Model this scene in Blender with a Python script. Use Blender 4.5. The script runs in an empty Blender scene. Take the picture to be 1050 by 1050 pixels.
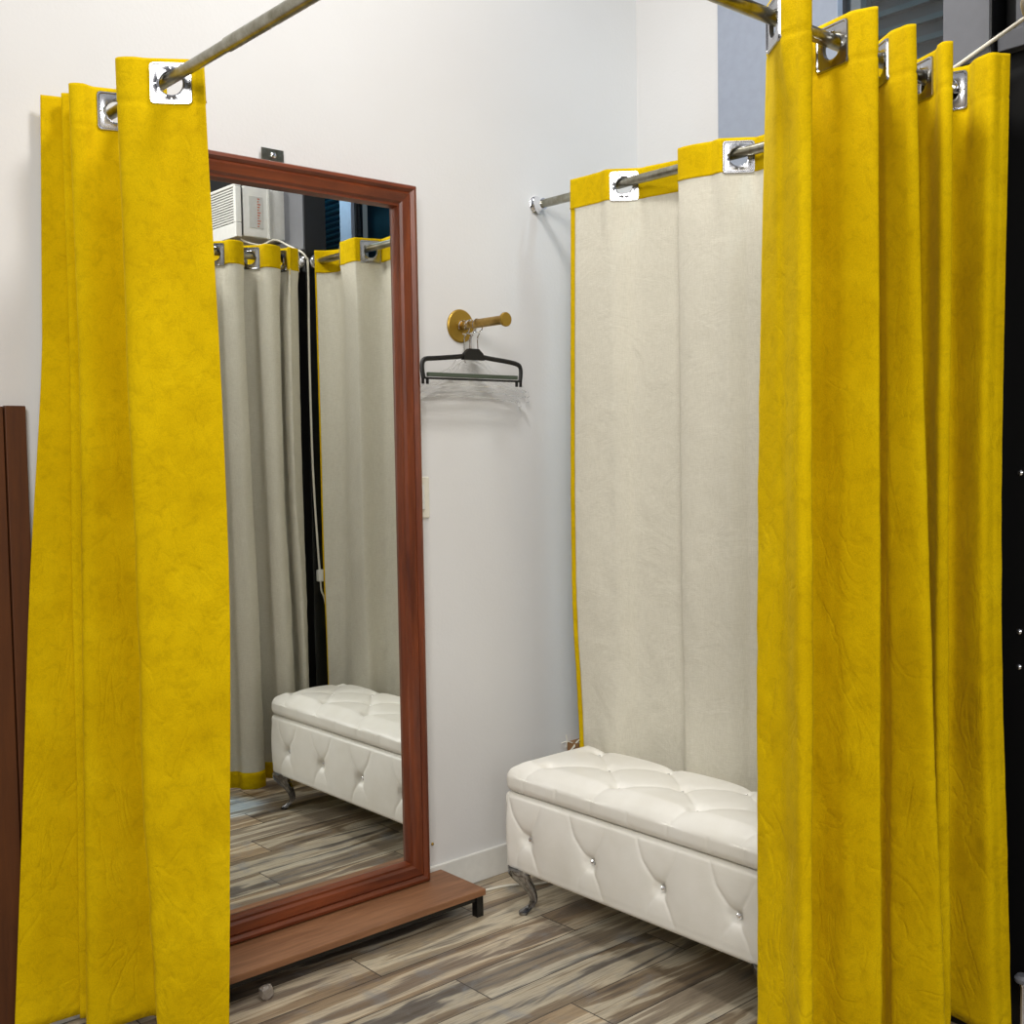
import bpy, bmesh, math, random
from mathutils import Vector, Matrix, noise
random.seed(4)
PI = math.pi
COL = bpy.context.scene.collection
V = Vector

# ------------------------------------------------------------------ helpers
def link(name, bm, mat, parent=None, smooth=True, bevel=0):
    me = bpy.data.meshes.new(name)
    bmesh.ops.recalc_face_normals(bm, faces=bm.faces)
    bm.to_mesh(me); bm.free()
    if mat: me.materials.append(mat)
    o = bpy.data.objects.new(name, me); COL.objects.link(o)
    if smooth:
        for p in me.polygons: p.use_smooth = True
        me.set_sharp_from_angle(angle=math.radians(38))
    if bevel:
        b = o.modifiers.new('bevel', 'BEVEL'); b.width = bevel; b.segments = 2; b.limit_method = 'ANGLE'
    if parent:
        o.parent = parent
        o.matrix_parent_inverse = Matrix.Translation(-parent.location)
    return o

def tag(o, label, cat, group=None):
    o['label'] = label; o['category'] = cat
    if group: o['group'] = group
    return o

def thing(name, label, cat, loc=(0, 0, 0), group=None):
    o = bpy.data.objects.new(name, None); COL.objects.link(o); o.location = loc
    o.empty_display_size = .05
    return tag(o, label, cat, group)

def struct(name, bm, mat, parent=None, **k):
    o = link(name, bm, mat, parent, **k)
    if not parent: o['kind'] = 'structure'
    return o

def box(bm, a, b):
    x0, y0, z0 = a; x1, y1, z1 = b
    v = [bm.verts.new(p) for p in ((x0,y0,z0),(x1,y0,z0),(x1,y1,z0),(x0,y1,z0),(x0,y0,z1),(x1,y0,z1),(x1,y1,z1),(x0,y1,z1))]
    for f in ((0,3,2,1),(4,5,6,7),(0,1,5,4),(1,2,6,5),(2,3,7,6),(3,0,4,7)):
        bm.faces.new([v[i] for i in f])
    return bm

def boxes(*lst):
    bm = bmesh.new()
    for a, b in lst: box(bm, a, b)
    return bm

def tube(bm, pts, rad, n=16, cap=True, flat=None):
    """swept tube; rad scalar or list"""
    pts = [V(p) for p in pts]
    if not hasattr(rad, '__len__'): rad = [rad]*len(pts)
    rings = []; up = None
    for i, p in enumerate(pts):
        t = (pts[min(i+1, len(pts)-1)] - pts[max(i-1, 0)]).normalized()
        if up is None:
            up = V((0,0,1)) if abs(t.z) < .9 else V((1,0,0))
        s = t.cross(up)
        if s.length < 1e-4: s = t.cross(V((0,1,0)))
        s.normalize(); up = s.cross(t).normalized()
        ring = []
        for k in range(n):
            a = 2*PI*k/n
            ring.append(bm.verts.new(p + (s*math.cos(a) + up*math.sin(a)*(flat or 1))*rad[i]))
        rings.append(ring)
    for i in range(len(rings)-1):
        for k in range(n):
            bm.faces.new((rings[i][k], rings[i][(k+1)%n], rings[i+1][(k+1)%n], rings[i+1][k]))
    if cap:
        bm.faces.new(rings[0]); bm.faces.new(rings[-1][::-1])
    return bm

def lathe(bm, prof, n=32, M=None):
    """prof: (r, h) about local z; M places it"""
    M = M or Matrix()
    rings = []
    for r, h in prof:
        rings.append([bm.verts.new(M @ V((r*math.cos(2*PI*k/n), r*math.sin(2*PI*k/n), h))) for k in range(n)])
    for i in range(len(rings)-1):
        for k in range(n):
            bm.faces.new((rings[i][k], rings[i][(k+1)%n], rings[i+1][(k+1)%n], rings[i+1][k]))
    bm.faces.new(rings[0][::-1]); bm.faces.new(rings[-1])
    return bm

def axis_m(loc, d):
    return Matrix.Translation(loc) @ V(d).to_track_quat('Z', 'Y').to_matrix().to_4x4()

def cr(p0, p1, p2, p3, t):
    return 0.5*((2*p1) + (-p0+p2)*t + (2*p0-5*p1+4*p2-p3)*t*t + (-p0+3*p1-3*p2+p3)*t**3)

def spline(P, n):
    out = []
    P = [V(p) for p in P]
    for i in range(len(P)-1):
        a = P[i-1] if i else 2*P[0]-P[1]
        d = P[i+2] if i+2 < len(P) else 2*P[-1]-P[-2]
        for k in range(n): out.append(cr(a, P[i], P[i+1], d, k/n))
    out.append(P[-1].copy())
    return out

# ------------------------------------------------------------------ materials
def S(c):  # srgb 0-255 -> linear
    return tuple(((x/255/12.92) if x/255 <= .04045 else ((x/255+.055)/1.055)**2.4) for x in c) + (1,)

class MT:
    def __init__(s, name):
        s.m = bpy.data.materials.new(name); s.m.use_nodes = True
        s.t = s.m.node_tree; s.b = s.t.nodes['Principled BSDF']
    def n(s, typ, **k):
        o = s.t.nodes.new(typ)
        for a, v in k.items():
            if a in o.inputs: o.inputs[a].default_value = v
            else: setattr(o, a, v)
        return o
    def l(s, a, b): s.t.links.new(a, b)
    def set(s, **k):
        for a, v in k.items(): s.b.inputs[a.replace('_', ' ')].default_value = v
        return s
    def co(s, scale=(1,1,1)):
        tc = s.n('ShaderNodeTexCoord'); mp = s.n('ShaderNodeMapping'); mp.inputs['Scale'].default_value = scale
        s.l(tc.outputs['Object'], mp.inputs[0]); return mp.outputs[0]
    def noise(s, vec, scale, detail=4, rough=.5, dist=0):
        n = s.n('ShaderNodeTexNoise'); n.inputs['Scale'].default_value = scale
        n.inputs['Detail'].default_value = detail; n.inputs['Roughness'].default_value = rough
        n.inputs['Distortion'].default_value = dist
        s.l(vec, n.inputs['Vector']); return n.outputs[0]
    def ramp(s, fac, stops, interp='LINEAR'):
        r = s.n('ShaderNodeValToRGB'); cr_ = r.color_ramp; cr_.interpolation = interp
        while len(cr_.elements) < len(stops): cr_.elements.new(.5)
        for e, (p, c) in zip(cr_.elements, stops): e.position = p; e.color = c
        s.l(fac, r.inputs[0]); return r.outputs[0]
    def math(s, op, a, b=None):
        m = s.n('ShaderNodeMath', operation=op)
        for i, v in enumerate((a, b)):
            if v is None: continue
            if isinstance(v, (int, float)): m.inputs[i].default_value = v
            else: s.l(v, m.inputs[i])
        return m.outputs[0]
    def mix(s, fac, a, b, blend='MIX'):
        m = s.n('ShaderNodeMix', data_type='RGBA', blend_type=blend)
        for sock, v in ((m.inputs[0], fac), (m.inputs[6], a), (m.inputs[7], b)):
            if isinstance(v, (int, float)): sock.default_value = v
            elif isinstance(v, tuple): sock.default_value = v
            else: s.l(v, sock)
        return m.outputs[2]
    def bump(s, h, strength=.3, dist=.01, prev=None):
        b = s.n('ShaderNodeBump'); b.inputs['Strength'].default_value = strength; b.inputs['Distance'].default_value = dist
        s.l(h, b.inputs['Height'])
        if prev: s.l(prev, b.inputs['Normal'])
        s.l(b.outputs[0], s.b.inputs['Normal']); return b.outputs[0]

def plain(name, c, rough=.5, metal=0, **k):
    m = MT(name); m.set(Base_Color=S(c), Roughness=rough, Metallic=metal, **k)
    v = m.co(); f = m.noise(v, 40)
    col = m.mix(f, tuple(x*.9 for x in S(c)[:3])+(1,), tuple(min(1, x*1.08) for x in S(c)[:3])+(1,))
    m.l(col, m.b.inputs['Base Color'])
    return m.m

def mk_wall():
    m = MT('painted_plaster')
    v = m.co(); a = m.noise(v, 1.3, 3); c = m.ramp(a, [(.3, S((215,214,213))), (.7, S((221,221,221)))])
    m.l(c, m.b.inputs['Base Color']); m.set(Roughness=.75)
    m.bump(m.noise(v, 120, 3), .12, .003, m.bump(m.noise(v, 14, 2), .08, .01))
    return m.m

def mk_velvet():
    m = MT('mustard_velvet')
    v = m.co()
    big = m.noise(v, 6, 3, .6); mid = m.noise(v, 38, 5, .65, .8); fine = m.noise(v, 420, 2)
    c1 = m.ramp(big, [(.3, S((203,168,0))), (.55, S((214,180,2))), (.75, S((223,190,8)))])
    c2 = m.ramp(mid, [(.34, (.78,.76,.6,1)), (.5, (1,1,1,1)), (.75, (1.06,1.06,1.1,1))])
    c = m.mix(.55, c1, c2, 'MULTIPLY')
    c = m.mix(.3, c, m.ramp(fine, [(.35, (.72,.72,.72,1)), (.65, (1.15,1.15,1.15,1))]), 'MULTIPLY')
    m.l(c, m.b.inputs['Base Color'])
    m.set(Roughness=.92)
    m.b.inputs['Specular IOR Level'].default_value = .1
    m.b.inputs['Sheen Weight'].default_value = .3
    m.b.inputs['Sheen Roughness'].default_value = .35
    m.b.inputs['Sheen Tint'].default_value = S((255,228,80))
    # crushed creases: ridged noise stretched on the diagonal
    mp = m.n('ShaderNodeMapping'); mp.inputs['Rotation'].default_value = (.5, .6, .4); mp.inputs['Scale'].default_value = (1, 1, .55)
    m.l(v, mp.inputs[0])
    r = m.noise(mp.outputs[0], 7, 3, .55, 1.6)
    r = m.math('ABSOLUTE', m.math('SUBTRACT', r, .5)); r = m.math('MINIMUM', r, .05)
    sx = m.n('ShaderNodeSeparateXYZ'); m.l(v, sx.inputs[0])
    low = m.n('ShaderNodeMapRange'); m.l(sx.outputs[2], low.inputs[0])
    low.inputs[1].default_value = 1.9; low.inputs[2].default_value = .4; low.inputs[3].default_value = .12; low.inputs[4].default_value = 1
    r = m.math('MULTIPLY', m.math('MULTIPLY', r, 10), low.outputs[0])
    b1 = m.bump(r, .34, .006)
    b2 = m.bump(mid, .3, .004, b1); m.bump(fine, .3, .0015, b2)
    return m.m

def mk_lining():
    m = MT('cream_linen_lining')
    v = m.co(); h = m.noise(m.co((20,20,260)), 3, 3, .7); w = m.noise(m.co((200,200,14)), 3, 3, .7); big = m.noise(v, 5, 3)
    c = m.ramp(h, [(.3, S((204,200,184))), (.7, S((226,223,208)))])
    c = m.mix(.4, c, m.ramp(w, [(.3, S((196,190,172))), (.7, S((228,223,208)))]))
    c = m.mix(.25, c, m.ramp(big, [(.3, (.85,.85,.84,1)), (.7, (1,1,1,1))]), 'MULTIPLY')
    m.l(c, m.b.inputs['Base Color']); m.set(Roughness=.9)
    m.bump(h, .2, .002, m.bump(m.noise(v, 9, 4, .6, 1.), .35, .012))
    return m.m

def mk_wood(name, dark, light, axis, scale=1, rough=.35, coat=.3):
    m = MT(name)
    sc = [18*scale]*3; sc[axis] = 1.6*scale
    v = m.co(tuple(sc)); a = m.noise(v, 1.6, 6, .6, .6); b = m.noise(v, 7, 3, .7)
    c = m.ramp(a, [(.3, S(dark)), (.7, S(light))])
    c = m.mix(.35, c, m.ramp(b, [(.35, (.45,.4,.38,1)), (.6, (1,1,1,1))]), 'MULTIPLY')
    m.l(c, m.b.inputs['Base Color']); m.set(Roughness=rough)
    m.b.inputs['Coat Weight'].default_value = coat; m.b.inputs['Coat Roughness'].default_value = .25
    m.bump(b, .15, .002)
    return m.m

def mk_floor():
    m = MT('barnwood_look_tile')
    W, L = .1345, .92
    tc = m.n('ShaderNodeTexCoord'); sx = m.n('ShaderNodeSeparateXYZ'); m.l(tc.outputs['Object'], sx.inputs[0])
    x, y = sx.outputs[0], sx.outputs[1]
    yy = m.math('DIVIDE', m.math('ADD', y, 10*W - 2.0725 + 30*W), W)
    row = m.math('FLOOR', yy); fy = m.math('FRACT', yy)
    wn = m.n('ShaderNodeTexWhiteNoise', noise_dimensions='1D'); m.l(row, wn.inputs['W'])
    xx = m.math('DIVIDE', m.math('ADD', m.math('SUBTRACT', x, m.math('MULTIPLY', row, .4)), 15.6-1.62+46), L)
    colm = m.math('FLOOR', xx); fx = m.math('FRACT', xx)
    cid = m.n('ShaderNodeCombineXYZ'); m.l(row, cid.inputs[0]); m.l(colm, cid.inputs[1])
    w2 = m.n('ShaderNodeTexWhiteNoise', noise_dimensions='3D'); m.l(cid.outputs[0], w2.inputs['Vector'])
    rid = w2.outputs[0]
    # grain coordinates: stretched along the plank, shifted per plank
    cg = m.n('ShaderNodeCombineXYZ'); m.l(m.math('ADD', m.math('MULTIPLY', x, 1.5), m.math('MULTIPLY', rid, 37)), cg.inputs[0])
    m.l(m.math('MULTIPLY', y, 13), cg.inputs[1]); m.l(m.math('MULTIPLY', rid, 19), cg.inputs[2])
    g1 = m.noise(cg.outputs[0], 1.0, 4, .55, .35)      # broad streaks
    cg2 = m.n('ShaderNodeCombineXYZ'); m.l(m.math('ADD', m.math('MULTIPLY', x, 9), m.math('MULTIPLY', rid, 53)), cg2.inputs[0])
    m.l(m.math('MULTIPLY', y, 190), cg2.inputs[1])
    g2 = m.noise(cg2.outputs[0], 1.0, 5, .7, .5)
    blot = m.noise(tc.outputs['Object'], 9, 5, .65, .6)
    base = m.ramp(rid, [(0, S((158,134,106))), (.18, S((98,86,72))), (.36, S((190,176,150))), (.52, S((128,124,116))), (.68, S((170,146,114))), (.84, S((88,76,64)))], 'CONSTANT')
    streak = m.ramp(g1, [(.30, S((50,42,36))), (.39, S((92,84,76))), (.435, S((142,124,100))), (.49, S((150,134,110))), (.52, S((218,206,180))), (.57, S((205,196,174))), (.60, S((112,110,106))), (.70, S((84,70,56)))])
    c = m.mix(.6, base, streak)
    c = m.mix(.75, c, m.ramp(g2, [(.3, (.5,.48,.46,1)), (.52, (1,1,1,1)), (.8, (1.25,1.23,1.18,1))]), 'MULTIPLY')
    c = m.mix(m.ramp(blot, [(.55, (0,0,0,1)), (.72, (.55,.55,.55,1))]), c, S((128,132,136)))
    def edge(f, w):
        return m.math('LESS_THAN', m.math('MINIMUM', f, m.math('SUBTRACT', 1, f)), w)
    gr = m.math('MAXIMUM', edge(fy, .011), edge(fx, .0018))
    c = m.mix(gr, c, S((58,50,44)))
    m.l(c, m.b.inputs['Base Color'])
    m.l(m.ramp(g2, [(.3, (.5,)*3+(1,)), (.7, (.34,)*3+(1,))]), m.b.inputs['Roughness'])
    m.bump(m.math('SUBTRACT', g2, m.math('MULTIPLY', gr, 2)), .2, .002)
    return m.m

def mk_leather():
    m = MT('white_leatherette'); v = m.co()
    m.set(Base_Color=S((238,235,226)), Roughness=.38); m.b.inputs['Coat Weight'].default_value = .12
    m.l(m.ramp(m.noise(v, 8, 3), [(.3, S((232,229,219))), (.7, S((243,241,234)))]), m.b.inputs['Base Color'])
    vo = m.n('ShaderNodeTexVoronoi'); vo.inputs['Scale'].default_value = 260; m.l(v, vo.inputs['Vector'])
    m.bump(vo.outputs[0], .08, .001, m.bump(m.noise(v, 22, 3, .5, .5), .12, .005))
    return m.m

def mk_metal(name, c, rough, c2=None, sc=30):
    m = MT(name); v = m.co(); n_ = m.noise(v, sc, 5, .7)
    m.l(m.ramp(n_, [(.35, S(c2 or c)), (.65, S(c))]), m.b.inputs['Base Color'])
    m.set(Metallic=1, Roughness=rough); return m.m

def mk_glass(name, tint, alpha):
    m = MT(name); g = m.n('ShaderNodeBsdfGlossy'); g.inputs['Roughness'].default_value = .03
    t = m.n('ShaderNodeBsdfTransparent'); t.inputs[0].default_value = tint
    f = m.n('ShaderNodeFresnel'); f.inputs[0].default_value = 1.5
    a = m.math('ADD', f.outputs[0], alpha)
    mx = m.n('ShaderNodeMixShader'); m.l(a, mx.inputs[0]); m.l(t.outputs[0], mx.inputs[1]); m.l(g.outputs[0], mx.inputs[2])
    m.l(mx.outputs[0], m.t.nodes['Material Output'].inputs[0]); return m.m

M = dict(
    wall=mk_wall(), velvet=mk_velvet(), lining=mk_lining(), floor=mk_floor(), leather=mk_leather(),
    mahog_x=mk_wood('mahogany_along', (82,32,12), (130,62,28), 0), mahog_z=mk_wood('mahogany_upright', (82,32,12), (130,62,28), 2),
    board=mk_wood('walnut_laminate_board', (122,82,54), (160,114,80), 0, .8, .5, .0),
    cab=mk_wood('dark_brown_veneer', (74,36,5), (98,52,10), 2, .5, .6, 0),
    chrome=mk_metal('chrome', (235,236,240), .09), galv=mk_metal('galvanized_tube', (168,166,154), .28, (128,124,106)),
    brass=mk_metal('brushed_brass', (182,150,84), .32, (150,118,58)), gold=plain('gold_paint', (166,134,54), .35, .7),
    black=plain('black_paint', (10,10,11), .35), blackp=plain('black_plastic', (5,5,6), .45),
    grey=plain('grey_painted_metal', (104,106,112), .45), bgrey=plain('blue_grey_paint', (152,160,176), .6),
    dgrey=plain('dark_grey_paint', (46,48,52), .5), white=plain('white_plastic', (228,228,224), .4), offw=plain('ivory_plastic', (226,222,208), .4),
    base=plain('baseboard_vinyl', (222,221,216), .5), teal=plain('teal_shutter', (32,66,76), .5), tealdk=plain('dark_teal_panel', (9,27,35), .4), teal2=plain('bright_teal_slats', (150,215,230), .5), tealdk2=plain('mid_teal_panel', (34,118,142), .4),
    paleblue=plain('pale_blue_strip', (150,185,210), .5), kraft=plain('brown_card', (150,112,72), .8), sticker=plain('silver_sticker', (200,200,196), .4),
    orange=plain('orange_print', (196,96,60), .6), greenbar=plain('dark_green_felt', (70,80,66), .7), void=plain('dark_recess', (6,6,8), .8),
)
mm = MT('mirror_silver'); mm.set(Base_Color=(.86,.88,.865,1), Metallic=1, Roughness=0.0)
M['mirror'] = mm.m
M['pane'] = mk_glass('tinted_window_pane', (.72,.88,.95,1), .06)
mm = MT('clear_plastic'); mm.set(Base_Color=(1,1,1,1), Roughness=.02, IOR=1.22); mm.b.inputs['Transmission Weight'].default_value = 1.0
M['clear'] = mm.m
mm = MT('crystal'); mm.set(Base_Color=(.93,.93,.95,1), Roughness=.05, Metallic=.85); M['crystal'] = mm.m; M['nickel'] = mk_metal('polished_nickel', (186,187,192), .24, (160,162,168), 8); M['legchrome'] = mk_metal('chrome_reflections', (170,170,172), .1, (46,45,46), 22)  # leg chrome mottled dark and light in colour, standing in for reflections
mm = MT('cloudy_glass'); mm.set(Base_Color=(.42,.37,.32,1), Roughness=.25); mm.b.inputs['Transmission Weight'].default_value = .5
mm.bump(mm.noise(mm.co(), 60, 3), .6, .005); M['cloudy'] = mm.m

# ------------------------------------------------------------------ camera (solved from the photograph's vanishing points)
cam = bpy.data.cameras.new('camera'); co = bpy.data.objects.new('camera', cam); COL.objects.link(co)
right = V((0.75036424, -0.66082604, -0.01620051)); down = V((-0.04717816, -0.02909269, -0.99846274)); fwd = V((0.65933886, 0.74997504, -0.05300667))
mt = Matrix((( right.x, -down.x, -fwd.x, 0), (right.y, -down.y, -fwd.y, 0), (right.z, -down.z, -fwd.z, 1.25), (0,0,0,1)))
co.matrix_world = mt
cam.sensor_width = 36; cam.lens = 1160/1050*36; cam.clip_start = .02
bpy.context.scene.camera = co

D = 2.516      # back wall plane
XR = 2.778     # window wall plane
HR = 1.984     # rod height
R1, R2, R3 = .99, 2.326, 1.180   # rod lines: x, x, y

# ------------------------------------------------------------------ setting
struct('floor', boxes(((-2.5,-2.5,-.05),(XR+.15,D+.12,0))), M['floor'], smooth=False)
struct('wall_back', boxes(((-2.5,D,0),(XR+.15,D+.12,3.2))), M['wall'], smooth=False)
struct('wall_right', boxes(((XR,2.173,0),(XR+.15,D,3.2)), ((XR,-2.5,0),(XR+.06,2.173,1.2))), M['wall'], smooth=False)
struct('baseboard_back', boxes(((-2.5,D-.010,0),(XR,D,.087)),), M['base'], smooth=False, bevel=.003)
struct('trim_1', boxes(((XR-.02,1.763,1.2),(XR+.05,2.173,3.2))), M['bgrey'], smooth=False, bevel=.003)
struct('trim_2', boxes(((XR-.012,1.22,1.2),(XR+.05,1.29,3.2))), M['grey'], smooth=False, bevel=.003)
struct('trim_3', boxes(((XR-.012,.70,1.2),(XR+.05,.79,3.2))), M['bgrey'], smooth=False, bevel=.003)
struct('trim_4', boxes(((XR-.012,-.2,1.2),(XR+.05,.34,3.2))), M['dgrey'], smooth=False, bevel=.003)

def window(name, y0, y1):
    w = bmesh.new(); x0, x1 = XR+.005, XR+.03
    box(w, (x0,y0,1.2), (x1,y0+.008,3.2)); box(w, (x0,y1-.008,1.2), (x1,y1,3.2))
    box(w, (x0,y0+.008,1.2), (x1,y1-.008,1.23)); box(w, (x0,y0+.008,3.17), (x1,y1-.008,3.2))
    fr = struct(name, w, M['dgrey'], smooth=False)
    pb = bmesh.new(); pb.faces.new([pb.verts.new((XR+.012,a,b)) for a, b in ((y0+.008,1.23),(y1-.008,1.23),(y1-.008,3.17),(y0+.008,3.17))])
    pn = link('window_pane', pb, M['pane'], fr, smooth=False)
    if pn.data.polygons[0].normal.x > 0: pn.data.flip_normals()
window('window_1', 1.29, 1.763); window('window_2', .79, 1.22); window('window_3', .34, .70); window('window_4', -2.5, -.2)

# shuttered openings across the way, seen through the tinted glass
def shutter(label, y0, y1, z0, z1, ns, streak=False, mats=('tealdk','teal')):
    t = thing('louvered_shutter', label, 'shutter', (XR+.08,(y0+y1)/2,z0))
    link('backing_panel', boxes(((XR+.08,y0,z0),(XR+.1,y1,z1))), M[mats[0]], t, smooth=False)
    s = bmesh.new(); h = (z1-z0)/ns
    for k in range(ns):
        z = z0+h*k; yy0 = y0+.04; yy1 = y0+(y1-y0)*.6 if streak else y1-.04
        box(s, (XR+.06,yy0,z+.25*h), (XR+.08,yy1,z+.55*h))
    link('slats', s, M[mats[1]], t, smooth=False)
    link('side_rail', boxes(((XR+.055,y1-.03,z0),(XR+.08,y1-.012,z1))), M[mats[1]], t, smooth=False)
    return t
shutter('dark teal shutter with thin slats behind the pane beside the blue-grey pillar', 1.2, 1.75, 2.0, 3.1, 22)
shutter('teal shutter with closely spaced slats, seen in the mirror beside the black post', .30, .70, 1.9, 3.1, 46, mats=('tealdk2','teal2'))
t = thing('reflection_streaks', 'pale blue bars standing for light reflections over dark teal panel, seen in the top right of the mirror', 'painted reflection', (XR+.1,1.0,2.0))
link('backing_panel', boxes(((XR+.08,.78,1.9),(XR+.1,1.25,3.1))), M['tealdk2'], t, smooth=False)
link('strip', boxes(((XR+.05,.80,2.345),(XR+.08,.93,2.375)), ((XR+.05,.955,2.345),(XR+.08,1.12,2.375)), ((XR+.06,.80,2.46),(XR+.08,1.12,2.47))), M['paleblue'], t, smooth=False, bevel=.003)  # bars shaped and coloured as streaks of light reflected in the glass

# black post, transom, door and dark upper panels of the shop front
po = struct('trim_5', boxes(((2.281,1.103,0),(2.375,1.205,3.2))), M['black'], smooth=False, bevel=.002)
link('lit_face', boxes(((2.275,1.105,2.03),(2.281,1.203,3.2))), M['grey'], po, smooth=False)  # grey plate paints the post's lit side; unlit sides stay black
struct('trim_6', boxes(((2.30,-2.5,2.045),(2.385,1.10,2.083))), M['grey'], smooth=False, bevel=.002)
struct('trim_7', boxes(((2.34,1.02,2.083),(2.36,1.10,3.2)), ((2.34,-2.5,2.33),(2.36,1.02,3.2)), ((2.34,-2.5,2.083),(2.36,.5,2.33))), M['void'], smooth=False)
struct('trim_8', boxes(((2.318,.99,2.083),(2.34,1.07,3.2)), ), M['grey'], smooth=False)
dr = struct('door_1', boxes(((2.33,-2.5,.0),(2.37,1.098,2.045))), M['black'], smooth=False)
for z in (.786, .86, 1.19):
    b = lathe(bmesh.new(), [(.006,0),(.006,.002),(.003,.0045)], 16, axis_m((2.33,1.06,z), (-1,0,0)))
    link('door_screw', b, M['chrome'], dr)

# chrome floor bolt at the door foot
t = thing('floor_bolt', 'small chrome bolt with round cap standing at the foot of the black door', 'bolt', (2.305,1.035,0))
link('stem', lathe(bmesh.new(), [(.014,0),(.014,.012),(.007,.02),(.0065,.12),(.009,.126),(.009,.13)], 20, Matrix.Translation((2.305,1.035,0))), M['chrome'], t)
link('cap', lathe(bmesh.new(), [(.014,.13),(.017,.134),(.017,.14),(.012,.146),(.004,.147)], 24, Matrix.Translation((2.305,1.035,0))), M['grey'], t)

# ------------------------------------------------------------------ rods
def flange(parent, loc, d):
    link('wall_flange', lathe(bmesh.new(), [(.027,0),(.027,.004),(.022,.008),(.019,.018),(.0165,.03),(.0165,.036)], 32, axis_m(loc, d)), M['chrome'], parent)
t = thing('curtain_rod', 'galvanized rod at upper left running from the back wall towards the viewer', 'curtain rod', (R1,D,HR))
tb = tube(bmesh.new(), [(R1,D-.002,HR),(R1,1.87,HR)], .0115, 24); link('inner_tube', tb, M['galv'], t)
link('outer_tube', tube(bmesh.new(), [(R1,1.872,HR),(R1,R3+.03,HR)], .0132, 24), M['galv'], t); flange(t, (R1,D,HR), (0,-1,0))
link('elbow', tube(bmesh.new(), [(R1,R3+.05,HR),(R1,R3+.02,HR),(R1+.003,R3+.008,HR),(R1+.01,R3+.001,HR),(R1+.02,R3,HR),(R1+.045,R3,HR)], .0155, 24), M['galv'], t)
t = thing('curtain_rod', 'galvanized rod at top right carrying the bunched front curtain', 'curtain rod', (R1+.05,R3,HR))
link('tube', tube(bmesh.new(), [(R1+.03,R3,HR),(2.28,R3,HR)], .0125, 24), M['galv'], t); flange(t, (2.281,R3-.004,HR), (-1,0,0))
t = thing('curtain_rod', 'galvanized rod with round chrome wall flange above the white bench', 'curtain rod', (R2,D,HR))
link('tube', tube(bmesh.new(), [(R2,D-.002,HR),(R2,1.207,HR)], .0125, 24), M['galv'], t); flange(t, (R2,D,HR), (0,-1,0)); flange(t, (R2,1.205,HR), (0,1,0))

# ------------------------------------------------------------------ curtains
ZT = 2.022
def grommet_bm():
    bm = bmesh.new(); n = 64; rings = []
    prof = [('c',.0225,0),('c',.0225,.004),('c',.0262,.0052),('s',.0275,.0040),('s',.0350,.0040),('s',.0365,.0058),('s',.0390,.0058),('s',.0405,.002),('s',.0405,0)]
    full = [(k, r, -z) for k, r, z in prof[::-1]][:-1] + prof   # back outer -> back inner -> front inner -> front outer
    for k, r, z in full:
        ring = []
        for i in range(n):
            a = 2*PI*i/n; c, s = math.cos(a), math.sin(a)
            q = 1 if k == 'c' else min(1/max(abs(c), abs(s)), 1.34)
            ring.append(bm.verts.new((c*r*q, s*r*q, z)))
        rings.append(ring)
    for i in range(len(rings)-1):
        for k in range(n): bm.faces.new((rings[i][k], rings[i][(k+1)%n], rings[i+1][(k+1)%n], rings[i+1][k]))
    for k in range(n): bm.faces.new((rings[-1][k], rings[-1][(k+1)%n], rings[0][(k+1)%n], rings[0][k]))
    return bm
GM = None

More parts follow.
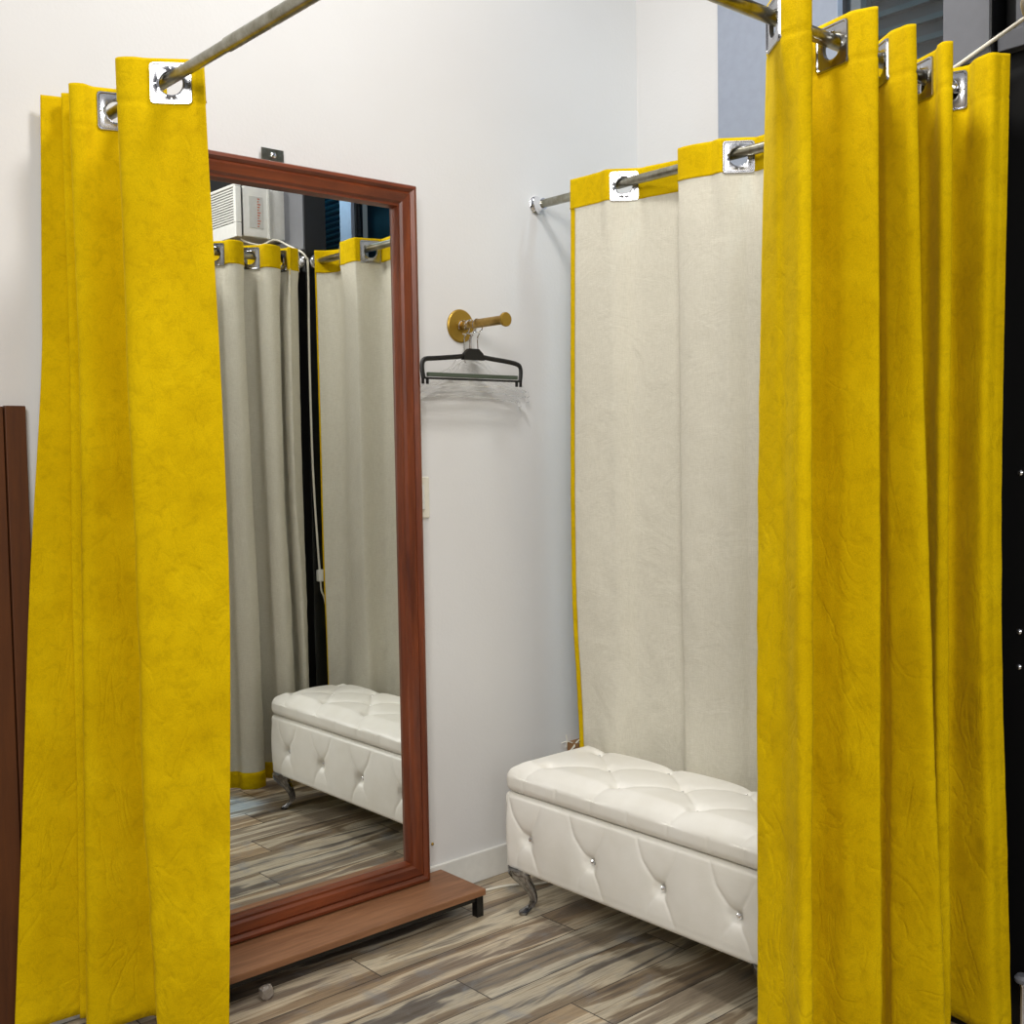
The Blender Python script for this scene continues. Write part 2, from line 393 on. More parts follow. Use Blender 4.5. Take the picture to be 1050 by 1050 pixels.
def curtain(label, loc, levels, side, crossings, zb, seed=0, wr=1.0, edge_inset=2, calm=None):
    """levels: list of (z, plan points) from top to bottom; crossings: indices of plan points that sit on the rod"""
    global GM
    root = thing('velvet_curtain', label, 'curtain', loc)
    NS = 12
    plans = [(z, spline([(p[0], p[1], 0) for p in P], NS)) for z, P in levels]
    nc = len(plans[0][1])
    zs = []; z = ZT
    while z > zb+.004:
        zs.append(z); z -= .006 if z > ZT-.13 else .02
    zs.append(zb)
    Z = [p[0] for p in plans]
    def plan(c, z):
        if z >= Z[0]: return plans[0][1][c].copy()
        for i in range(len(Z)-1):
            if z >= Z[i+1] or i == len(Z)-2:
                t = (Z[i]-z)/(Z[i]-Z[i+1]); t = min(max(t, 0), 1.2)
                g = lambda j: plans[min(max(j,0),len(Z)-1)][1][c]
                return cr(g(i-1), g(i), g(i+1), g(i+2), t) if 0 < i < len(Z)-2 else g(i).lerp(g(i+1), t)
    pts = [[plan(c, z) for c in range(nc)] for z in zs]
    top = pts[0]; ar = [0]
    for c in range(1, nc): ar.append(ar[-1] + (top[c]-top[c-1]).length)
    gz = HR - .0095
    for i in crossings:      # cloth lies flat under each grommet
        ci = i*NS; p0 = top[ci].copy(); t0 = (top[ci+3]-top[ci-3]).normalized(); n0 = V((-t0.y, t0.x, 0))
        for c in range(nc):
            wa = min(1, max(0, (.068-abs(ar[c]-ar[ci]))/.022))
            if wa <= 0: continue
            for r_, z in enumerate(zs):
                wz = min(1, max(0, (z-(gz-.16))/.11))
                if wz > 0: pts[r_][c] = pts[r_][c] - n0*((pts[r_][c]-p0).dot(n0))*wa*wz
    nrm = []
    for r in range(len(zs)):
        row = []
        for c in range(nc):
            t = pts[r][min(c+1,nc-1)] - pts[r][max(c-1,0)]
            n = V((-t.y, t.x, 0)); n = n.normalized() if n.length > 1e-9 else V((1,0,0))
            row.append(n*side)
        nrm.append(row)
    # arc length for cloth-space noise
    arc = [0]
    for c in range(1, nc): arc.append(arc[-1] + (pts[0][c]-pts[0][c-1]).length)
    off = {}
    for r, z in enumerate(zs):
        low = min(1, max(0, (ZT-.12-z)/1.2))
        for c in range(nc):
            a = arc[c]
            w = noise.noise(V((a*9+seed*7, z*2.2, seed)))*.006 + noise.noise(V((a*22+z*9, z*14-a*9, seed+3)))*.0028 + noise.noise(V((a*30-z*13, z*22+a*12, seed+9)))*.0016
            off[r, c] = w*(.04+.96*low)*wr*(.15 if calm and pts[r][c].y > calm else 1)
            if abs(z-(ZT-.083)) < .004: off[r, c] += .0016
    def pos(r, c, d):
        p = pts[r][c] + nrm[r][c]*(off[r, c]+d); return V((p.x, p.y, zs[r]))
    gz = HR - .0095
    centres = [(pts[0][i*NS], i*NS) for i in crossings]
    def sheet(name, mat, d, r0, r1, c0, c1, thick):
        bm = bmesh.new(); g = {}
        for r in range(r0, r1+1):
            for c in range(c0, c1+1): g[r, c] = bm.verts.new(pos(r, c, d))
        for r in range(r0, r1):
            for c in range(c0, c1):
                q = [g[r,c], g[r+1,c], g[r+1,c+1], g[r,c+1]]
                m = sum((v.co for v in q), V())/4
                if m.z > ZT-.12 and any((V((m.x, m.y, 0))-V((cc.x, cc.y, 0))).length**2 + (m.z-gz)**2 < .0265**2 and abs(c-ci) < NS for cc, ci in centres): continue
                if side > 0: q = q[::-1]
                bm.faces.new(q)
        for v in [v for v in bm.verts if not v.link_faces]: bm.verts.remove(v)
        me = bpy.data.meshes.new(name); bm.normal_update(); bm.to_mesh(me); bm.free(); me.materials.append(mat)
        for p in me.polygons: p.use_smooth = True
        o = bpy.data.objects.new(name, me); COL.objects.link(o); o.parent = root; o.matrix_parent_inverse = Matrix.Translation(-V(loc))
        s = o.modifiers.new('solid', 'SOLIDIFY'); s.thickness = thick; s.offset = 1; s.use_even_offset = False
        return o
    nr = len(zs)-1
    head = next(i for i, z in enumerate(zs) if z < ZT-.083)
    hem = next(i for i, z in enumerate(zs) if z < zb+.075)
    e = edge_inset
    sheet('velvet_panel', M['velvet'], 0, 0, nr, 0, nc-1, .0018)
    sheet('lining', M['lining'], .0024, head-1, hem+1, e, nc-1-2, .0008)
    sheet('header_band', M['velvet'], .0036, 0, head, 0, nc-1, .0009)
    sheet('hem_band', M['velvet'], .0036, hem, nr, 0, nc-1, .0009)
    if GM is None:
        o = link('grommet', grommet_bm(), M['nickel']); GM = o.data; bpy.data.objects.remove(o)
    for p, ci in centres:
        o = bpy.data.objects.new('grommet', GM); COL.objects.link(o); o.parent = root
        n = nrm[0][ci]; x = V((0,0,1)).cross(n).normalized()
        R = Matrix((x, V((0,0,1)), n)).transposed().to_4x4()
        c = p + n*(off[0, ci] + .0022)
        o.matrix_local = Matrix.Translation(V((c.x, c.y, gz)) - V(loc)) @ R
    return root

# front curtain, bunched against the post (plan: leading edge, then fold by fold)
def front(Ns, Ys, Cs, e):
    """Ns, Ys: near ridges; Cs: rod crossings (x, slant, length) of the visible faces"""
    P = [(e,1.228)]; idx = []; hid = []
    for k in range(5):
        cx, wx, wy = Cs[k]; n, yn = Ns[k], Ys[k]
        if k: P.append((cx+wx, R3+wy))
        idx.append(len(P)); P += [(cx,R3), (cx-wx,R3-wy)]
        if k < 4:
            P.append((n-.010, yn+.018)); P.append((n,yn)); P.append((n+.012,yn+.012))
            gx = Cs[k+1][0]+Cs[k+1][1]
            h = (n+.014+gx)/2
            P.append((n+(.018 if k < 3 else .028),yn+.04)); hid.append(len(P))
            if k < 3: P += [(h-.006,R3), (h+.004,1.222), (h+(gx-h)*.45,1.246), (gx-(gx-h)*.1,1.232)]
            else: P += [(h-.002,R3), (h-.002,1.216), (h+.006,1.240), (h+.020,1.232)]
        else:
            P += [(n-.038, yn+.028), (n-.016,yn+.008), (n,yn)]
    front.idx = sorted(idx+hid)
    return P
Cb = [(1.652,.009,.024),(1.829,.006,.030),(1.990,.014,.022),(2.143,.011,.024),(2.250,-.006,.022)]
def sh(Cs, d): return [(a+b,c*.8,w) for (a,c,w),b in zip(Cs,d)]
Y = 1.093
lev = [(ZT,front([1.634,1.836,1.966,2.104,2.262],[Y,Y,Y,Y,1.055],Cb,1.700)),
       (1.6,front([1.632,1.840,1.985,2.102,2.248],[Y,Y,Y,Y,1.055],sh(Cb,(0,0,.008,0,-.004)),1.680)),
       (1.13,front([1.630,1.843,2.006,2.108,2.238],[Y,Y,1.09,1.10,1.055],sh(Cb,(0,0,.02,0,-.004)),1.665)),
       (.7,front([1.629,1.847,2.010,2.140,2.252],[Y,Y,1.075,1.115,1.055],sh(Cb,(0,.004,.03,.014,0)),1.66)),
       (.02,front([1.628,1.850,2.042,2.170,2.277],[Y,Y,1.065,1.125,1.045],sh(Cb,(0,.008,.04,.03,0)),1.66))]
curtain('mustard velvet curtain bunched in deep folds at right, against the black post', (2.0,R3,0),
        lev, 1, front.idx, .028, seed=2, wr=.7)

# left curtain on the rod next to the mirror
def left(e, n1, n2, n3, n4, y1=2.167):
    return [(e,2.065), ((e+R1)/2+.004,2.082), (R1,2.108), (n1+.032,2.135), (n1,y1), (n1+.028,2.208), (R1,2.225), (1.035,2.245), (1.045,2.285), (R1+.012,2.325), (R1-.008,2.35), (n2+.022,2.355), (n2,2.375), (n2+.022,2.397), (n2+.065,2.406), (n2+.075,2.424), (n3+.03,2.430), (n3,2.446), (n3+.03,2.460), (n4+.045,2.470), (n4,2.483)]
curtain('mustard velvet curtain hanging in wide flat folds at left, beside the mirror', (R1,2.28,0),
        [(ZT,left(1.036,.907,.892,.902,.872)),(1.5,left(1.053,.911,.893,.900,.856)),(.98,left(1.060,.912,.882,.887,.811)),(.5,left(1.046,.917,.869,.880,.778)),(.02,left(1.026,.925,.857,.869,.743))],
        -1, [2,6,10], .03, seed=5, wr=1.25, calm=2.34)

# side curtain behind the bench, lining towards the room
def sidec(e, n, f=2.375, b=0):
    return [(e,2.337), (e+.002,2.28), (R2+b-.024,2.205), (R2+b-.017,2.178), (R2+b,2.157), (R2+.018+b,2.137), (R2+.032+b,2.10), (f-.005,2.03), (f,1.98), (R2+.02,1.945), (n+.010,1.935), (n,1.916), (n+.002,1.88), (R2-.022+b,1.82), (R2-.017+b,1.790), (R2+b,1.769), (R2+.018+b,1.749), (R2+.03+b,1.70), (f,1.62), (f,1.575), (R2+.012,1.553), (n+.008,1.545), (n,1.53), (n+.006,1.47), (R2-.016+b,1.42), (R2+b,1.40), (R2+.018+b,1.38), (f-.01,1.31), (f-.02,1.275), (R2+.01,1.25), (n+.02,1.232)]
def bw(P, k):   # flatten folds as the cloth falls
    return [(2.318+(x-2.318)*k, y) for x, y in P]
curtain('mustard curtain seen from its cream lining, hanging behind the white bench', (R2,1.8,0),
        [(ZT,sidec(2.300,2.284)),(1.43,sidec(2.288,2.287)),(.86,sidec(2.283,2.288)),(.45,bw(sidec(2.302,2.296),.9)),(.05,bw(sidec(2.31,2.30),.8))],
        -1, [4,9,15,20,25], .06, seed=11, wr=.7, edge_inset=4)

# ------------------------------------------------------------------ mirror standing on a low platform
MX0, MX1, MZ0, MZ1, MG = 1.09, 1.837, .076, 1.962, 2.480
t = thing('standing_mirror', 'tall mirror in a reddish-brown wooden frame standing on the low platform', 'mirror', ((MX0+MX1)/2,2.49,MZ0))
def moulding(corners, inner):
    """mitred side from corner a to b; profile steps inwards"""
    prof = [(0,2.510),(0,2.458),(.004,2.450),(.012,2.448),(.016,2.452),(.020,2.456),(.026,2.452),(.046,2.456),(.052,2.462),(.058,2.462),(.064,2.4795),(.064,2.510)]
    bm = bmesh.new(); (ax, az), (bx, bz) = corners; (ix, iz), (jx, jz) = inner
    A = []; B = []
    for w, y in prof:
        A.append(bm.verts.new((ax+ix*w, y, az+iz*w))); B.append(bm.verts.new((bx+jx*w, y, bz+jz*w)))
    for i in range(len(prof)-1): bm.faces.new((A[i],A[i+1],B[i+1],B[i]))
    bm.faces.new((A[-1],A[0],B[0],B[-1])); bm.faces.new(A); bm.faces.new(B[::-1])
    return bm
c = [(MX0,MZ0),(MX1,MZ0),(MX1,MZ1),(MX0,MZ1)]; d_ = [(1,1),(-1,1),(-1,-1),(1,-1)]
for i in range(4):
    j = (i+1) % 4
    o = link('frame_rail' if i % 2 == 0 else 'frame_stile', moulding((c[i],c[j]),(d_[i],d_[j])), M['mahog_x'] if i % 2 == 0 else M['mahog_z'], t)
    if o.data: o.data.set_sharp_from_angle(angle=math.radians(25))
link('mirror_glass', boxes(((MX0+.06,MG,MZ0+.06),(MX1-.06,MG+.005,MZ1-.06))), M['mirror'], t, smooth=False)
link('back_board', boxes(((MX0+.06,MG+.006,MZ0+.06),(MX1-.06,2.51,MZ1-.06))), M['cab'], t, smooth=False)
br = boxes(((1.405,2.503,1.955),(1.466,2.506,2.004)))
b = link('hanging_bracket', br, M['galv'], t, smooth=False)
link('bracket_screw', lathe(bmesh.new(), [(.007,0),(.007,.002),(.003,.004)], 16, axis_m((1.437,2.503,1.988), (0,-1,0))), M['chrome'], b)

t = thing('display_platform', 'low platform with brown wood-look top and black metal legs under the mirror', 'platform', (1.48,2.41,0))
link('board', boxes(((1.04,2.305,.058),(1.911,2.503,.0755))), M['board'], t, smooth=False, bevel=.002)
fr = boxes(((1.06,2.318,.042),(1.905,2.332,.058)), ((1.06,2.482,.042),(1.905,2.496,.058)), ((1.06,2.332,.042),(1.075,2.482,.058)), ((1.89,2.332,.042),(1.905,2.482,.058)))
link('metal_frame', fr, M['black'], t, smooth=False)
for x, y in ((1.06,2.312),(1.885,2.312),(1.06,2.476),(1.885,2.476)):
    link('leg', boxes(((x,y,0),(x+.022,y+.022,.058))), M['black'], t, smooth=False, bevel=.001)

# lump of cloudy glass on the floor under the platform
bm = bmesh.new(); bmesh.ops.create_icosphere(bm, subdivisions=2, radius=.019)
for v in bm.verts:
    k = 1 + .22*noise.noise(v.co*90); v.co = V((max(-.015,min(.015,v.co.x*k)), max(-.013,min(.013,v.co.y*k)), max(-.016,min(.016,v.co.z*k))))
    v.co += V((1.243,2.30,.016))
tag(link('glass_lump', bm, M['cloudy'], smooth=False), 'small cloudy glass lump on the floor under the platform edge', 'glass lump')

# ------------------------------------------------------------------ tufted storage bench
BX0, BX1, BY0, BY1 = 1.967, 2.284, 1.412, 2.283
def segd(p, a, b):
    ab = (b[0]-a[0], b[1]-a[1]); L = ab[0]**2+ab[1]**2
    t = max(0, min(1, ((p[0]-a[0])*ab[0]+(p[1]-a[1])*ab[1])/L))
    return math.hypot(p[0]-a[0]-ab[0]*t, p[1]-a[1]-ab[1]*t), t
def puffy(cx, cy, z0, z1, x0, x1, y0, y1, r, res, disp):
    c = V(((x0+x1)/2,(y0+y1)/2,(z0+z1)/2)); h = V(((x1-x0)/2,(y1-y0)/2,(z1-z0)/2))
    bm = bmesh.new()
    def samples(hh):
        n = max(2, int((2*hh-2*r)/res)); inner = [-(hh-r)+(2*hh-2*r)*i/n for i in range(n+1)]
        e = [hh-r*(1-math.sin(PI/2*k/6)) for k in range(1,7)]; e = [hh-r+r*math.tan(PI/4*k/6) for k in range(1,7)]
        return [-q for q in e[::-1]] + inner + e
    for ax in range(3):
        u, v = [(1,2),(0,2),(0,1)][ax]
        su, sv = samples(h[u]), samples(h[v])
        for sg in (-1,1):
            g = []
            for a in su:
                row = []
                for b in sv:
                    p = V((0,0,0)); p[ax] = sg*h[ax]; p[u] = a; p[v] = b
                    q = V([max(-(h[i]-r), min(h[i]-r, p[i])) for i in range(3)])
                    n = (p-q).normalized(); w = q+n*r+c
                    row.append(bm.verts.new(w+n*disp(w, n)))
                g.append(row)
            for i in range(len(su)-1):
                for j in range(len(sv)-1): bm.faces.new((g[i][j],g[i+1][j],g[i+1][j+1],g[i][j+1]))
    bmesh.ops.remove_doubles(bm, verts=bm.verts, dist=.0003)
    return bm
FB = [2.2, 1.967, 1.736, 1.515]; FZ = .219
def crease(d, w=.0034): return math.exp(-(d/w)**2)
def front_disp(w, n):
    k = 0
    if abs(n.x) > .7:
        m = min(1, (w.z-.124)/.03, (.333-w.z)/.02); m = max(0, m)
        p = (w.y, w.z)
        for b in FB:
            r = math.hypot(w.y-b, w.z-FZ)
            k -= .014*math.exp(-(r/.017)**2) + .006*math.exp(-(r/.05)**2)
            for q, s in (((b+.075,.335),1),((b-.06,.335),1),((b+.045,.13),.8),((b-.05,.13),.8)):
                # slightly curved seam: two segments
                mid = ((b*.45+q[0]*.55)+(.010 if q[0] > b else -.004), FZ*.5+q[1]*.5)
                d1, t1 = segd(p, (b,FZ), mid); d2, t2 = segd(p, mid, q)
                if d1 < d2: k -= s*(.0030*crease(d1)+.0022*crease(d1,.012))*(1-.35*t1)
                else: k -= s*(.0030*crease(d2)+.0022*crease(d2,.012))*(.65-.35*t2)
        k += .006*m*math.sin(PI*min(1,max(0,(w.z-.124)/.209)))
    elif abs(n.y) > .7:
        r = math.hypot(w.x-2.125, w.z-FZ); k -= .014*math.exp(-(r/.026)**2)
        k += .004
    return k
bench = thing('storage_bench', 'white tufted leather-look storage bench with crystal buttons and chrome legs', 'bench', (2.126,1.8475,0))
link('base', puffy(0,0,.124,.334,BX0,BX1,BY0,BY1,.014,.0036,front_disp), M['leather'], bench)
LA = [2.175,1.925,1.675,1.47]; LM = [2.05,1.80,1.56]
LP = [(2.035,y) for y in LA]+[(2.222,y) for y in LA]+[(2.13,y) for y in LM]
LS = []
for y in LA:
    for ym in LM:
        if abs(y-ym) < .14: LS += [((2.035,y),(2.13,ym)), ((2.222,y),(2.13,ym))]
for y in LA:
    LS += [((2.035,y),(1.96,y+.035)), ((2.222,y),(2.29,y+.02))]
def lid_disp(w, n):
    k = 0
    if n.z > .3:
        ex = min(w.x-BX0, BX1-w.x); ey = min(w.y-BY0, BY1-w.y); m = min(1, min(ex,ey)/.05); m = max(0, m); m = m*m*(3-2*m)
        k += .023*m
        p = (w.x, w.y)
        for q in LP:
            r = math.hypot(p[0]-q[0], p[1]-q[1]); k -= (.010*math.exp(-(r/.016)**2) + .0055*math.exp(-(r/.05)**2))
        for a, b in LS:
            d, tt = segd(p, a, b)
            if d < .03: k -= .003*crease(d,.005)*(1 if abs(a[0]-b[0]) > .09 else .8) + .003*crease(d,.018)
    elif n.z > -.3:
        for y in (2.21,2.085,1.96,1.835,1.71,1.59,1.49):
            if abs(n.x) > .5: k -= .0015*crease(w.y-y,.004)
    return k
link('lid', puffy(0,0,.336,.396,BX0-.003,BX1,BY0-.003,BY1+.003,.022,.0040,lid_disp), M['leather'], bench)
for y in FB:
    bm = bmesh.new(); bmesh.ops.create_icosphere(bm, subdivisions=2, radius=.0078)
    for v in bm.verts: v.co = V((v.co.x*.6+BX0+.0135, v.co.y+y, v.co.z+FZ))
    o = link('crystal_button', bm, M['crystal'], bench, smooth=False)
for x, y in LP:
    bm = bmesh.new(); bmesh.ops.create_icosphere(bm, subdivisions=2, radius=.0040)
    for v in bm.verts: v.co = V((v.co.x+x, v.co.y+y, v.co.z*.6+.4035))
    link('crystal_button', bm, M['crystal'], bench, smooth=False)
def cab_leg(cx, cy, sx, sy):
    bm = bmesh.new()
    prof = [(.020,.130,.040),(.022,.118,.038),(.018,.104,.031),(.008,.090,.025),(-.004,.074,.020),(-.013,.056,.0155),(-.016,.040,.0125),(-.010,.026,.0115),(.002,.015,.013),(.012,.007,.0155),(.014,0,.0135)]
    P = spline([(a,z,r) for a,z,r in prof], 3)
    q = .7071
    pts = [V((cx+sx*a.x*q, cy+sy*a.x*q, a.y)) for a in P]
    rings = []
    for p, a in zip(pts, P):
        ring = []
        for k in range(20):
            th = 2*PI*k/20; rr = a.z*(1+.12*math.cos(4*th))
            ring.append(bm.verts.new((p.x+math.cos(th)*rr*.8, p.y+math.sin(th)*rr*.95, max(0,p.z))))
        rings.append(ring)
    for i in range(len(rings)-1):
        for k in range(20): bm.faces.new((rings[i][k],rings[i][(k+1)%20],rings[i+1][(k+1)%20],rings[i+1][k]))
    bm.faces.new(rings[0]); bm.faces.new(rings[-1][::-1])
    return bm
for x, y, sx, sy in ((2.0,2.236,-1,1),(2.0,1.458,-1,-1),(2.25,2.236,1,1),(2.25,1.458,1,-1)):
    link('leg', cab_leg(x, y, sx, sy), M['legchrome'], bench)

# ------------------------------------------------------------------ brass hook and hangers
hk = thing('wall_hook', 'round brass wall hook with a straight peg between mirror and curtain', 'wall hook', (2.027,D,1.608))
link('backplate', lathe(bmesh.new(), [(.047,0),(.047,.004),(.044,.007),(.018,.0075),(.016,.012)], 48, axis_m((2.027,D,1.608),(0,-1,0))), M['gold'], hk)
link('peg', lathe(bmesh.new(), [(.0125,0),(.0125,.02),(.0095,.026),(.0095,.05),(.0125,.052),(.0125,.182)], 32, axis_m((2.027,D-.008,1.608),(0,-1,0))), M['brass'], hk)
link('end_cap', lathe(bmesh.new(), [(.0125,0),(.0185,.002),(.0195,.005),(.0195,.009),(.018,.011)], 32, axis_m((2.027,D-.19,1.608),(0,-1,0))), M['gold'], hk)
def hook_curve(x, y, zt, zb):
    r = .0185; P = []
    for k in range(13):
        a = math.radians(200 - k*25.5); P.append((x+r*math.cos(a), y, zt+r*math.sin(a)))
    P += [(x+.007,y,zt-.022),(x+.0,y,zt-.032),(x,y,zb)]
    return P
# black trouser hanger, foremost
bx, by = 2.008, 2.437
h = thing('clothes_hanger', 'black plastic trouser hanger with a dark clamp bar, foremost on the brass hook', 'hanger', (bx,by,1.60))
hkc = tube(bmesh.new(), spline([(p[0]+.018,p[1],p[2]) for p in hook_curve(bx,by,1.6025,1.53)],3), .0018, 8); link('wire_hook', hkc, M['chrome'], h)
bm = bmesh.new()
pl = [(-.186,1.452),(-.19,1.475),(-.188,1.494),(-.176,1.503),(-.14,1.506),(-.06,1.513),(-.028,1.517),(0,1.520),(.028,1.517),(.06,1.513),(.14,1.506),(.176,1.500),(.188,1.491),(.19,1.472),(.186,1.449)]
tube(bm, spline([(bx+a*.93,by,z) for a,z in pl],4), .0068, 10)
for v in bm.verts: v.co.y = by+(v.co.y-by)*.7
ctr = [(-.038,1.506),(.038,1.506),(.033,1.524),(.017,1.537),(-.017,1.537),(-.033,1.524)]
f = [bm.verts.new((bx+a,by-.006,z)) for a,z in ctr]; g = [bm.verts.new((bx+a,by+.006,z)) for a,z in ctr]
bm.faces.new(f); bm.faces.new(g[::-1])
for i in range(6): bm.faces.new((f[i],g[i],g[(i+1)%6],f[(i+1)%6]))
for sx in (-1,1):
    for dx in (.175,.160): box(bm, (bx+sx*dx-.002,by-.004,1.436),(bx+sx*dx+.002,by+.004,1.454))
link('frame', bm, M['blackp'], h)
link('clamp_bar', boxes(((bx-.160,by-.006,1.4565),(bx+.160,by+.004,1.4675))), M['greenbar'], h, smooth=False, bevel=.001)
link('lower_bar', boxes(((bx-.174,by-.004,1.449),(bx+.172,by+.004,1.4545))), M['blackp'], h, smooth=False, bevel=.001)
# clear hangers behind it
for i, (dx, y, dz, lab) in enumerate(((0.005,2.470,0,'clear plastic clothes hanger directly behind the black hanger'),(.014,2.482,-.014,'clear plastic clothes hanger second behind the black hanger'),(-.006,2.494,-.028,'clear plastic clothes hanger rearmost on the brass hook, nearest the wall'))):
    h = thing('clothes_hanger', lab, 'hanger', (2.027,y,1.6), 'clear hangers on the brass hook')
    x = 2.022+dx
    link('wire_hook', tube(bmesh.new(), spline([(p[0]+.005-dx*.5,p[1],p[2]) for p in hook_curve(x,y,1.6025,1.53+dz)],3), .0017, 8), M['chrome'], h)
    bm = bmesh.new()
    arm = [(-.185,1.420),(-.182,1.430),(-.165,1.443),(-.12,1.462),(-.07,1.485),(-.045,1.508),(0,1.522),(.045,1.508),(.07,1.485),(.12,1.462),(.17,1.445),(.205,1.428),(.215,1.410)]
    tube(bm, spline([(x+a,y,z+dz) for a,z in arm],4), .0045, 10)
    tube(bm, [(x-.18,y,1.432+dz),(x-.1,y,1.437+dz),(x,y,1.440+dz),(x+.1,y,1.437+dz),(x+.205,y,1.425+dz)], .003, 8)
    link('shoulder_bar', bm, M['clear'], h)

# ------------------------------------------------------------------ switch, wall screw, cables, box
s = thing('light_switch', 'ivory wall switch plate with a rocker, half hidden by the mirror frame', 'light switch', (1.868,D,1.128))
link('plate', boxes(((1.832,D-.006,1.071),(1.903,D,1.185))), M['offw'], s, smooth=False, bevel=.003)
link('rocker', boxes(((1.851,D-.010,1.094),(1.884,D-.006,1.162))), M['white'], s, smooth=False, bevel=.002)
tag(link('wall_screw', lathe(bmesh.new(), [(.004,0),(.004,.003),(.002,.005)], 14, axis_m((1.892,D,.149),(0,-1,0))), M['gold']), 'tiny brown screw in the wall just right of the mirror foot', 'screw')
tag(link('floor_cable', tube(bmesh.new(), spline([(1.93,2.49,.005),(1.975,2.452,.004),(2.02,2.436,.004),(2.07,2.425,.004),(2.105,2.41,.004),(2.15,2.37,.004),(2.22,2.35,.004)],6), .0035, 10), M['offw']), 'thin white cable lying on the floor between platform and bench', 'cable')
cb = thing('cable_box', 'small brown box with thin tangled wires on the wall behind the bench', 'junction box', (2.455,D,.30))
link('body', boxes(((2.425,D-.05,.27),(2.56,D,.345))), M['kraft'], cb, smooth=False, bevel=.002)
wr = bmesh.new()
tube(wr, spline([(2.45,2.46,.003),(2.40,2.49,.02),(2.395,2.495,.2),(2.41,2.495,.29),(2.43,2.48,.345),(2.47,2.46,.37),(2.50,2.455,.36)],6), .0028, 8)
tube(wr, spline([(2.43,2.44,.003),(2.39,2.49,.03),(2.388,2.498,.20),(2.395,2.50,.28),(2.42,2.485,.33),(2.46,2.462,.352),(2.50,2.458,.345)],6), .0028, 8)
tube(wr, spline([(2.395,2.51,.345),(2.41,2.5,.35),(2.43,2.49,.342)],4), .0016, 6)
tube(wr, spline([(2.412,2.505,.37),(2.41,2.5,.35),(2.405,2.5,.33)],4), .0016, 6)
link('wires', wr, M['offw'], cb)

# ------------------------------------------------------------------ brown panel at the left edge
cbn = thing('wooden_panel', 'dark brown wooden panel standing against the wall at far left, behind the curtain', 'panel', (.5,2.505,0))
link('board', boxes(((.25,2.499,0),(.776,2.515,1.363))), M['cab'], cbn, smooth=False, bevel=.0015)
link('edge_strip', boxes(((.779,2.497,0),(.8216,2.515,1.3648))), M['cab'], cbn, smooth=False, bevel=.0015)

# ------------------------------------------------------------------ window air conditioner above the transom
AX, AY0, AY1, AZ0, AZ1 = 2.105, .55, 1.0, 2.088, 2.29
ac = thing('air_conditioner', 'white box air conditioner with slatted front grille mounted above the black door', 'air conditioner', (2.2,.78,AZ0))
link('housing', boxes(((AX+.035,AY0+.01,AZ0+.006),(2.45,AY1-.006,AZ1-.004))), M['white'], ac, smooth=False, bevel=.004)
fb = bmesh.new()
box(fb, (AX,AY0,AZ0),(AX+.025,AY1,AZ0+.055)); box(fb, (AX,AY0,AZ1-.012),(AX+.025,AY1,AZ1)); box(fb, (AX,AY0,AZ0+.055),(AX+.025,AY0+.02,AZ1-.012)); box(fb, (AX,AY1-.02,AZ0+.055),(AX+.025,AY1,AZ1-.012))
link('front_panel', fb, M['white'], ac, smooth=False, bevel=.003)
link('recess_shade', boxes(((AX+.024,AY0+.012,AZ0+.012),(AX+.036,AY1-.012,AZ1-.008))), M['void'], ac, smooth=False)  # near-black box paints the shade behind the slats and in the gap
sb = bmesh.new(); n = 13; z0 = AZ0+.057; hh = (AZ1-.014-z0)/n
for k in range(n): box(sb, (AX+.004,AY0+.02,z0+hh*k+.004), (AX+.018,AY1-.02,z0+hh*k+.009))
link('grille', sb, M['white'], ac, smooth=False)
st = link('sticker', boxes(((2.165,AY1-.0065,2.13),(2.225,AY1-.0045,2.25))), M['sticker'], ac, smooth=False)
ob = bmesh.new()
for k in range(11): box(ob, (2.200,AY1-.0046,2.135+k*.0105),(2.200+.006+.004*(k % 3),AY1-.0038,2.139+k*.0105))
link('sticker_print', ob, M['orange'], st, smooth=False)
link('side_flange', boxes(((2.245,AY1-.008,AZ0+.004),(2.252,AY1+.004,AZ1))), M['sticker'], ac, smooth=False, bevel=.001)
cord = spline([(2.14,.97,2.086),(2.16,.985,2.072),(2.21,1.0,2.066),(2.255,1.004,2.088),(2.268,1.032,2.084),(2.268,1.09,2.061),(2.268,1.152,2.036),(2.270,1.195,2.018),(2.278,1.214,1.995),(2.286,1.214,1.95),(2.282,1.214,1.6),(2.285,1.214,1.2),(2.300,1.214,.86),(2.305,1.216,.80)],6)
pc = thing('power_cord', 'white power cord running from the air conditioner down the black post', 'power cord', (2.29,1.214,.8))
link('cord', tube(bmesh.new(), cord, .0042, 10), M['offw'], pc)
link('plug', boxes(((2.292,1.206,.765),(2.318,1.228,.81))), M['white'], pc, smooth=False, bevel=.003)
link('cord_tail', tube(bmesh.new(), spline([(2.305,1.216,.765),(2.31,1.212,.73),(2.322,1.212,.70),(2.33,1.212,.66)],5), .0035, 8), M['offw'], pc)

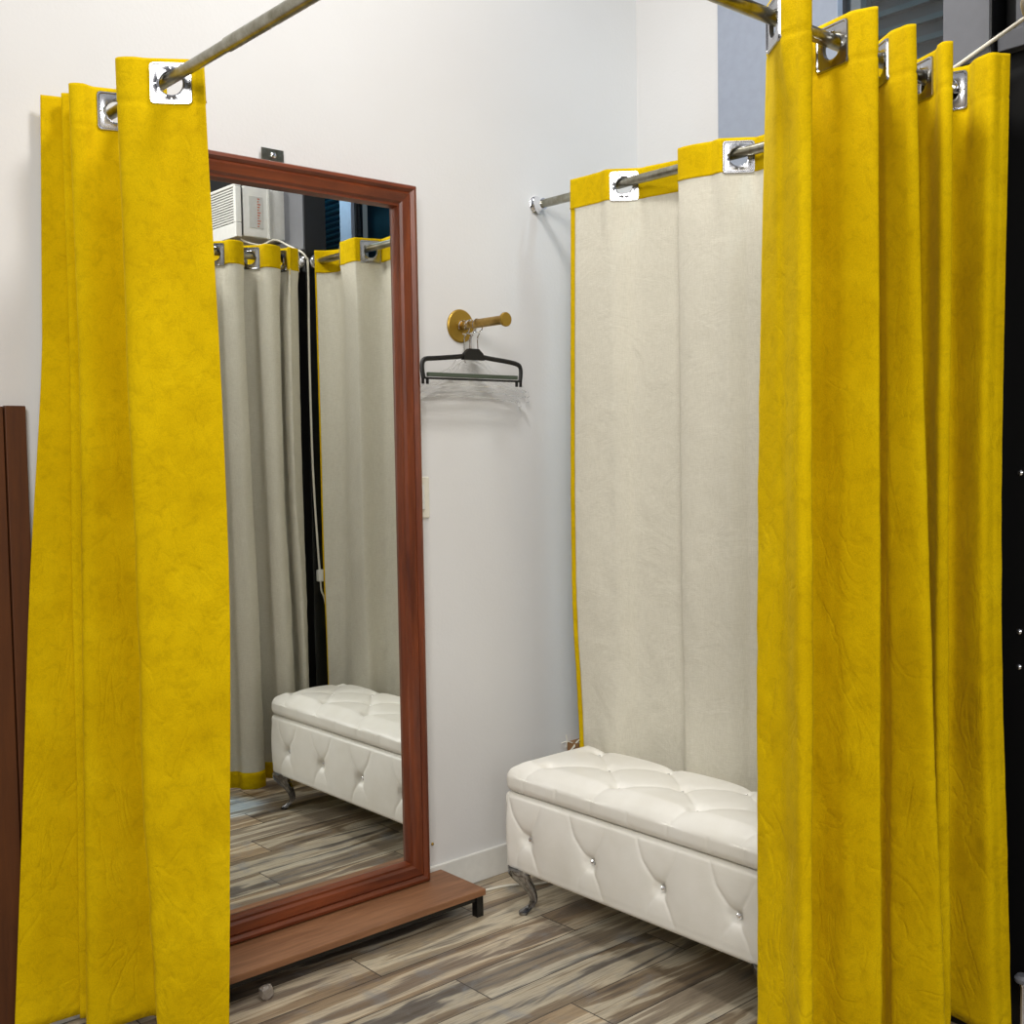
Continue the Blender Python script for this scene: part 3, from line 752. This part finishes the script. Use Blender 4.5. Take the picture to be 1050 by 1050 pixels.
# ------------------------------------------------------------------ light
def area(name, loc, target, size, power, color, size_y=None):
    l = bpy.data.lights.new(name, 'AREA'); l.energy = power; l.color = color; l.size = size
    if size_y: l.shape = 'RECTANGLE'; l.size_y = size_y
    o = bpy.data.objects.new(name, l); COL.objects.link(o); o.location = loc
    o.rotation_euler = (V(target)-V(loc)).to_track_quat('-Z','Y').to_euler(); return o
area('ceiling_light', (1.35,1.35,3.15), (1.5,1.7,0), .35, 25, (1,.97,.93))
area('shop_light', (-1.2,-.9,3.0), (1.3,1.9,1.0), 1.2, 94, (1,.965,.91))
area('rear_fill', (-.4,-1.9,1.9), (1.4,1.8,.5), 1.4, 25, (1,.98,.95))  # added fill from behind the camera, lifts the lower curtains
area('lining_fill', (1.98,2.36,3.12), (1.85,1.18,1.0), .28, 4, (1,.98,.95))  # added lamp aimed at the front curtain to brighten its lining
area('shutter_fill', (2.46,.62,2.85), (2.82,.72,2.2), .2, 13, (.6,.85,1))  # added bluish lamp that brightens the shutters behind the glass
sp = bpy.data.lights.new('floor_patch_spot', 'SPOT'); sp.energy = 240; sp.color = (.25,.55,1); sp.spot_size = math.radians(6.5); sp.spot_blend = .6; sp.shadow_soft_size = .04  # spot added above the cubicle to make the blue daylight patch on the floor
o = bpy.data.objects.new('floor_patch_spot', sp); COL.objects.link(o); o.location = (1.60,1.60,2.6)
o.rotation_euler = (V((1.84,1.31,0))-V(o.location)).to_track_quat('-Z','Y').to_euler()
w = bpy.data.worlds.new('world'); bpy.context.scene.world = w; w.use_nodes = True
bg = w.node_tree.nodes['Background']; nt = w.node_tree
tc = nt.nodes.new('ShaderNodeTexCoord'); sx = nt.nodes.new('ShaderNodeSeparateXYZ'); rp = nt.nodes.new('ShaderNodeValToRGB')
nt.links.new(tc.outputs['Generated'], sx.inputs[0]); nt.links.new(sx.outputs[2], rp.inputs[0]); nt.links.new(rp.outputs[0], bg.inputs[0])
rp.color_ramp.elements[0].position = 0; rp.color_ramp.elements[0].color = (.16,.15,.14,1)
rp.color_ramp.elements[1].position = .55; rp.color_ramp.elements[1].color = (.94,.95,1,1)
bg.inputs[1].default_value = .30

sc = bpy.context.scene
sc.view_settings.view_transform = 'Standard'; sc.view_settings.look = 'None'; sc.view_settings.exposure = 0.0
